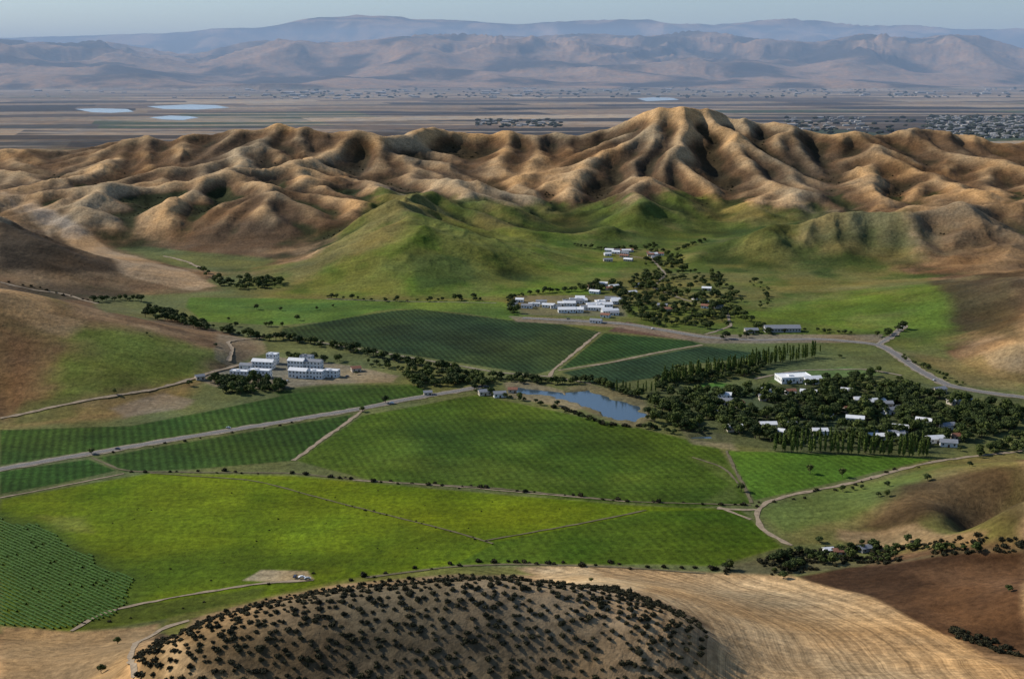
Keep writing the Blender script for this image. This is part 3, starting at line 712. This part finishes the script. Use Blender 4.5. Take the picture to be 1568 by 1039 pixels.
# ---------------------------------------------------------------- vineyard rows
a,b=TT([(0,850),(190,935)]); a=np.array(a);b=np.array(b); dr=(b-a)/np.linalg.norm(b-a); pr=np.array([-dr[1],dr[0]])
VP=TT([(-60,790),(0,792),(60,802),(200,880),(208,925),(115,962),(-60,950)])
A=np.array(VP); cen=A.mean(0); V=[];F=[]
for k in range(-60,60):
    pts=[cen+pr*k*3.0+dr*s for s in np.arange(-220,220,1.8)]
    pts=np.array(pts); ok=sdist(VP,pts[:,0],pts[:,1])+(vn(pts[:,0]/18,pts[:,1]/18,3)-.5)*18<-1
    zz=HH(pts[:,0],pts[:,1]); prev=None
    for p,o,z in zip(pts,ok,zz):
        if not o or rng.random()<.012: prev=None; continue
        n0=len(V); w=.5+.25*rng.random(); hh_=.95+.45*rng.random()
        for sx_,sz in ((-w,0.1),(-w*.8,hh_*.8),(0,hh_),(w*.8,hh_*.75),(w,0.1)):
            q=p+pr*(sx_+rng.normal()*.1); V.append((q[0],q[1],z+sz))
        if prev is not None:
            for j in range(4): F.append((prev+j,prev+j+1,n0+j+1,n0+j))
        prev=n0
M_V=leafmat('vine_leaves',(.036,.090,.009),(.045,.10,.012))
if F: mesh_np('vineyard_rows',V,F,[M_V],False)
# ---------------------------------------------------------------- buildings
M_WH=simple('white_stucco',(.74,.73,.70),.8,.06,.5); M_CR=simple('cream_wall',(.52,.45,.36),.85,.1,.5); M_GW=simple('grey_wall',(.38,.37,.35),.85,.1,.5)
M_RW=simple('white_roof',(.70,.70,.70),.6,.08,.3); M_RG=simple('grey_roof',(.22,.23,.25),.7,.12,.5); M_RT=simple('tile_roof',(.24,.11,.07),.85,.2,.8); M_GL=simple('window_glass',(.03,.04,.05),.15,.1,1,.6); M_DR=simple('door_wood',(.10,.06,.04),.7,.2,2)
def obj(name,V,F,mat,par):
    me=bpy.data.meshes.new(name); me.from_pydata(V,[],F); me.materials.append(mat); me.update()
    o=bpy.data.objects.new(name,me); sc.collection.objects.link(o); o.parent=par; return o
def boxes(L):
    V=[];F=[]
    for x0,x1,y0,y1,z0,z1 in L:
        n=len(V); V+=[(x0,y0,z0),(x1,y0,z0),(x1,y1,z0),(x0,y1,z0),(x0,y0,z1),(x1,y0,z1),(x1,y1,z1),(x0,y1,z1)]
        F+=[(n,n+3,n+2,n+1),(n+4,n+5,n+6,n+7),(n,n+1,n+5,n+4),(n+1,n+2,n+6,n+5),(n+2,n+3,n+7,n+6),(n+3,n,n+4,n+7)]
    return V,F
def building(name,px,py,w,d,h,rot=0,wall=M_WH,roofm=M_RG,gable=True,st=1):
    x,y=TT([(px,py)])[0]; z=float(HH(np.array([x]),np.array([y]))[0])
    e=bpy.data.objects.new(name,None); sc.collection.objects.link(e); e.location=(x,y,z); e.rotation_euler=(0,0,math.radians(rot))
    W,D=w/2,d/2; rh=d*.22 if gable else 0
    if gable:
        V=[(-W,-D,-2),(W,-D,-2),(W,D,-2),(-W,D,-2),(-W,-D,h),(W,-D,h),(W,D,h),(-W,D,h),(-W,0,h+rh),(W,0,h+rh)]
        obj('walls',V,[(0,1,5,4),(2,3,7,6),(1,2,6,9,5),(3,0,4,8,7)],wall,e)
        o=.6; k=rh/D; zo=h-o*k+.05; t_=.25
        V=[(-W-o,-D-o,zo),(W+o,-D-o,zo),(W+o,0,h+rh+.05),(-W-o,0,h+rh+.05),(-W-o,D+o,zo),(W+o,D+o,zo)]
        V+=[(a,b,c+t_) for a,b,c in V]
        obj('roof',V,[(6,7,8,9),(9,8,11,10),(0,3,2,1),(3,4,5,2),(0,1,7,6),(4,10,11,5),(0,6,9,3),(3,9,10,4),(1,2,8,7),(2,5,11,8)],roofm,e)
    else:
        V,F=boxes([(-W,W,-D,D,-2,h)]); obj('walls',V,F,wall,e)
        p=.3
        V,F=boxes([(-W-.1,W+.1,-D-.1,-D+p,h,h+.7),(-W-.1,W+.1,D-p,D+.1,h,h+.7),(-W-.1,-W+p,-D+p,D-p,h,h+.7),(W-p,W+.1,-D+p,D-p,h,h+.7),(-W+p,W-p,-D+p,D-p,h+.01,h+.15),(-W*.4,-W*.1,-D*.3,D*.3,h+.16,h+1.4)]); obj('roof',V,F,roofm,e)
    L=[]; fh=h/st
    for s in range(st):
        z0=s*fh+fh*.35; z1=s*fh+fh*.78
        n_=max(2,int(w/3.6))
        for i in range(n_):
            c=-W+(i+.5)*w/n_
            if s==0 and i==n_//2: 
                L.append((c-.6,c+.6,D,D+.06,z0,z1)); continue
            L+=[(c-.75,c+.75,-D-.06,-D,z0,z1),(c-.75,c+.75,D,D+.06,z0,z1)]
        n_=max(1,int(d/4))
        for i in range(n_):
            c=-D+(i+.5)*d/n_; L+=[(-W-.06,-W,c-.7,c+.7,z0,z1),(W,W+.06,c-.7,c+.7,z0,z1)]
    V,F=boxes(L); obj('windows',V,F,M_GL,e)
    c=-W+(max(2,int(w/3.6))//2+.5)*w/max(2,int(w/3.6)); V,F=boxes([(c-.8,c+.8,-D-.08,-D,0,2.3)]); obj('door',V,F,M_DR,e)
B=building
for a in [(368,577,20,9,7,-12,M_WH,M_RW,False,2),(398,577,24,10,8,-12,M_WH,M_RW,False,2),(404,563,24,10,8,-12,M_WH,M_RW,True,2),(418,556,12,9,11,-12,M_WH,M_RW,False,3),(378,566,14,8,6,-12,M_WH,M_RG,True,1),
          (458,577,20,10,8,-14,M_WH,M_RW,True,2),(484,578,18,10,8,-14,M_WH,M_RW,False,2),(508,576,16,9,7,-14,M_WH,M_RW,False,2),(455,563,18,10,9,-14,M_WH,M_RW,True,2),(480,563,20,9,8,-14,M_WH,M_RG,True,2),(470,555,14,9,8,-14,M_WH,M_RG,False,2)]:
    B('winery_building',*a)
B('barn',545,568,10,8,4,20,M_CR,M_RT); B('barn',306,580,9,7,3.5,30,M_CR,M_RG)
for i in range(20):
    B('greenhouse' if i%3 else 'warehouse',865+rng.random()*85,456+rng.random()*24,12+14*rng.random(),8+4*rng.random(),4.5,-10+rng.random()*30,M_WH,M_RW if i%4 else M_RG,bool(i%5),1)
for i in range(9): B('warehouse',785+i*11,462+rng.random()*10,10+8*rng.random(),8,4,-20+rng.random()*30,M_WH,M_RW if i%2 else M_RG,bool(i%3),1)
B('warehouse',1197,507,44,14,5,3,M_GW,M_RG); B('warehouse',1150,509,16,9,4,3,M_CR,M_RG)
for i in range(18): B('farm_house',930+rng.random()*80,384+rng.random()*18,11+5*rng.random(),8,3.6,rng.random()*60-30,[M_WH,M_CR][i%2],[M_RW,M_RG,M_RT][i%3])
for i in range(18): B('farm_house',905+rng.random()*200,436+rng.random()*58,11+5*rng.random(),8,3.6,rng.random()*60-30,[M_WH,M_CR][i%2],[M_RW,M_RG,M_RT][i%3])
for i in range(22): B('farm_house',1040+rng.random()*440,600+rng.random()*70,11+5*rng.random(),8,4.4,rng.random()*60-30,[M_WH,M_CR][i%2],[M_RW,M_RG,M_RW][i%3])
for p in [(1215,583,34,20,6,10,M_WH,M_RW,False,1),(1243,586,18,12,5,10,M_WH,M_RW,True,1),(1090,620,12,9,4,20,M_WH,M_RW),(1112,618,13,9,4,-10,M_WH,M_RG),(1130,622,10,8,4,30,M_CR,M_RT),
          (1318,616,14,9,4,5,M_WH,M_RW),(1340,620,18,10,5,15,M_WH,M_RW),(1358,622,10,8,4,0,M_CR,M_RG),(1300,630,12,8,4,20,M_CR,M_RT),(1345,672,34,8,4,-6,M_WH,M_RW),(1372,668,14,8,4,-6,M_WH,M_RG),
          (1432,676,14,9,4,10,M_WH,M_RW),(1452,682,14,9,4,-14,M_WH,M_RG),(1465,672,10,8,4,10,M_CR,M_RT),(742,604,12,8,4,15,M_CR,M_RG),(765,607,12,8,4,10,M_WH,M_RG),(785,600,9,7,3.5,0,M_CR,M_RT),
          (1210,603,10,7,4,10,M_WH,M_RT),(1240,607,12,8,4,30,M_WH,M_RG),(1170,612,10,8,4,0,M_CR,M_RG),(1395,600,12,8,4,10,M_WH,M_RG),(1280,606,10,8,4,40,M_CR,M_RG),(1265,640,11,8,4,40,M_WH,M_RG),
          (1325,843,9,6,3,20,M_GW,M_RG),(1285,848,8,6,3,0,M_CR,M_RT),(1268,846,6,5,3,10,M_WH,M_RW),(655,604,8,6,3,10,M_CR,M_RG)]:
    B('farm_house',*p)
# distant town on the plain
V=[];F=[]
def far_b(px0,px1,py0,py1,n,s0,s1):
    for _ in range(n):
        x,y,_z=PZ(px0+(px1-px0)*rng.random(),py0+(py1-py0)*rng.random(),0); w=s0+(s1-s0)*rng.random()**3; d=w*(.4+.5*rng.random()); h=w*.14+3; k=len(V)
        V.extend([(x-w/2,y-d/2,-1),(x+w/2,y-d/2,-1),(x+w/2,y+d/2,-1),(x-w/2,y+d/2,-1),(x-w/2,y-d/2,h),(x+w/2,y-d/2,h),(x+w/2,y+d/2,h),(x-w/2,y+d/2,h),(x-w/2,y,h*1.35),(x+w/2,y,h*1.35)])
        F.extend([(k,k+1,k+5,k+4),(k+1,k+2,k+6,k+5),(k+2,k+3,k+7,k+6),(k+3,k,k+4,k+7),(k+4,k+5,k+9,k+8),(k+7,k+8,k+9,k+6)])
far_b(1420,1568,178,212,500,12,34); far_b(1200,1330,180,200,60,12,50); far_b(730,850,184,194,50,12,50); far_b(350,900,134,152,110,30,130); far_b(900,1568,132,148,110,30,130); far_b(0,350,132,150,30,30,100)
mesh_np('distant_town',V,F,[simple('town_wall',(.34,.32,.30),.8,.5,.012)],False)
V=[];F=[]
for (a0,a1,b0_,b1,n_) in [(1420,1568,178,212,300),(1200,1420,180,205,90),(400,900,134,150,150),(900,1568,133,150,150),(730,860,184,196,60)]:
    for _ in range(n_):
        x,y,_z=PZ(a0+(a1-a0)*rng.random(),b0_+(b1-b0_)*rng.random(),0); s=(5+5*rng.random())*(1+y/16000); k=len(V)
        vv=IV*(.7+.5*rng.random((len(IV),1)))*np.array([s*1.6,s,s*.7])+np.array([x,y,s*.5]); V.extend(vv.tolist()); F.extend([(k+f[0],k+f[1],k+f[2]) for f in IF])
mesh_np('distant_tree_mass',V,F,[simple('distant_foliage',(.05,.055,.035),.9,.3,.02)],False)
# ---------------------------------------------------------------- cars
def car(px,py,rot,c):
    x,y=TT([(px,py)])[0]; z=float(HH(np.array([x]),np.array([y]))[0])+.5
    e=bpy.data.objects.new('parked_car',None); sc.collection.objects.link(e); e.location=(x,y,z); e.rotation_euler=(0,0,math.radians(rot))
    pf=[(-2.2,.35),(2.2,.35),(2.25,.75),(1.3,.92),(.7,1.45),(-.9,1.5),(-1.7,.98),(-2.25,.9)]
    V=[];n=len(pf)
    for s in (-1,1):
        for (a,b) in pf: V.append((a,s*(.88 if b<1.2 else .7),b))
    F=[tuple(range(n))[::1],tuple(range(n,2*n))[::-1]]+[(i,n+i,n+(i+1)%n,(i+1)%n) for i in range(n)]
    obj('body',V,F,c,e)
    V,F=boxes([(-1.0,.6,-.86,-.78,1.0,1.32),(-1.0,.6,.78,.86,1.0,1.32)]); obj('side_windows',V,F,M_GL,e)
    for i,(a,s) in enumerate([(1.35,-.8),(1.35,.8),(-1.35,-.8),(-1.35,.8)]):
        V=[];k=12
        for w in (-.12,.12):
            for j in range(k): V.append((a+.33*math.cos(j/k*6.283),s+w,.33+.33*math.sin(j/k*6.283)))
        obj('wheel_%d'%(i+1),V,[tuple(range(k)),tuple(range(k,2*k))[::-1]]+[(j,k+j,k+(j+1)%k,(j+1)%k) for j in range(k)],M_TY,e)
M_TY=simple('tyre',(.02,.02,.02),.8,.1); CM=[simple('car_paint_white',(.7,.7,.7),.3,.03,.5,.5),simple('car_paint_silver',(.4,.42,.44),.3,.03,.5,.5),simple('car_paint_dark',(.04,.05,.08),.3,.03,.5,.5)]
for i,(a,b,r_) in enumerate([(462,885,20),(471,887,10),(452,884,80),(430,582,20),(440,584,70),(532,577,10),(735,599,20),(350,656,-12),(180,688,-12),(600,618,-12),(1430,583,50),(870,489,5),(1000,504,10),(1285,600,0),(1305,620,30)]): car(a,b,r_,CM[i%3])
# ---------------------------------------------------------------- atmosphere haze (real scattering medium)
def hazebox(name,y0,y1,den,colr,top):
    V,F=boxes([(-60000,60000,y0,y1,-60,top)])
    me=bpy.data.meshes.new(name); me.from_pydata(V,[],F); hz=bpy.data.objects.new(name,me); sc.collection.objects.link(hz)
    mh=bpy.data.materials.new(name); mh.use_nodes=True; nt=mh.node_tree; nt.nodes.remove(nt.nodes['Principled BSDF'])
    vs=nt.nodes.new('ShaderNodeVolumeScatter'); vs.inputs['Color'].default_value=(*colr,1); vs.inputs['Density'].default_value=den; vs.inputs['Anisotropy'].default_value=0
    va=nt.nodes.new('ShaderNodeVolumeAbsorption'); va.inputs['Color'].default_value=(*colr,1); va.inputs['Density'].default_value=den*.8
    ad=nt.nodes.new('ShaderNodeAddShader'); nt.links.new(vs.outputs[0],ad.inputs[0]); nt.links.new(va.outputs[0],ad.inputs[1])
    nt.links.new(ad.outputs[0],nt.nodes['Material Output'].inputs['Volume']); me.materials.append(mh)
hazebox('plain_haze',4600,75000,3.7e-5,(.50,.70,1),1700)
# ---------------------------------------------------------------- light
EL=math.radians(34); AZ=math.radians(-66)
w=bpy.data.worlds.new('World'); sc.world=w; w.use_nodes=True; nt=w.node_tree; bg=nt.nodes['Background']
sk=nt.nodes.new('ShaderNodeTexSky'); sk.sky_type='NISHITA'; sk.sun_disc=False; sk.sun_elevation=EL; sk.sun_rotation=AZ%(2*math.pi); sk.air_density=1.0; sk.dust_density=.5; sk.ozone_density=4
nt.links.new(sk.outputs[0],bg.inputs[0]); bg.inputs[1].default_value=.12
ld=bpy.data.lights.new('sun','SUN'); ld.energy=5.0; ld.angle=math.radians(.5); ld.color=(1,.94,.84); lo_=bpy.data.objects.new('sun',ld); sc.collection.objects.link(lo_)
s=Vector((math.sin(AZ)*math.cos(EL),math.cos(AZ)*math.cos(EL),math.sin(EL))); lo_.rotation_euler=s.to_track_quat('Z','Y').to_euler(); lo_.location=s*2000
cd=bpy.data.cameras.new('camera'); cd.sensor_width=36; cd.lens=36*FPX/1568; cd.clip_start=1; cd.clip_end=150000
co=bpy.data.objects.new('camera',cd); sc.collection.objects.link(co); co.location=(0,0,CAMH); co.rotation_euler=(math.pi/2-PITCH,0,0); sc.camera=co
sc.view_settings.view_transform='Standard'; sc.view_settings.look='None'; sc.view_settings.exposure=0
print('done',time.time()-T0)
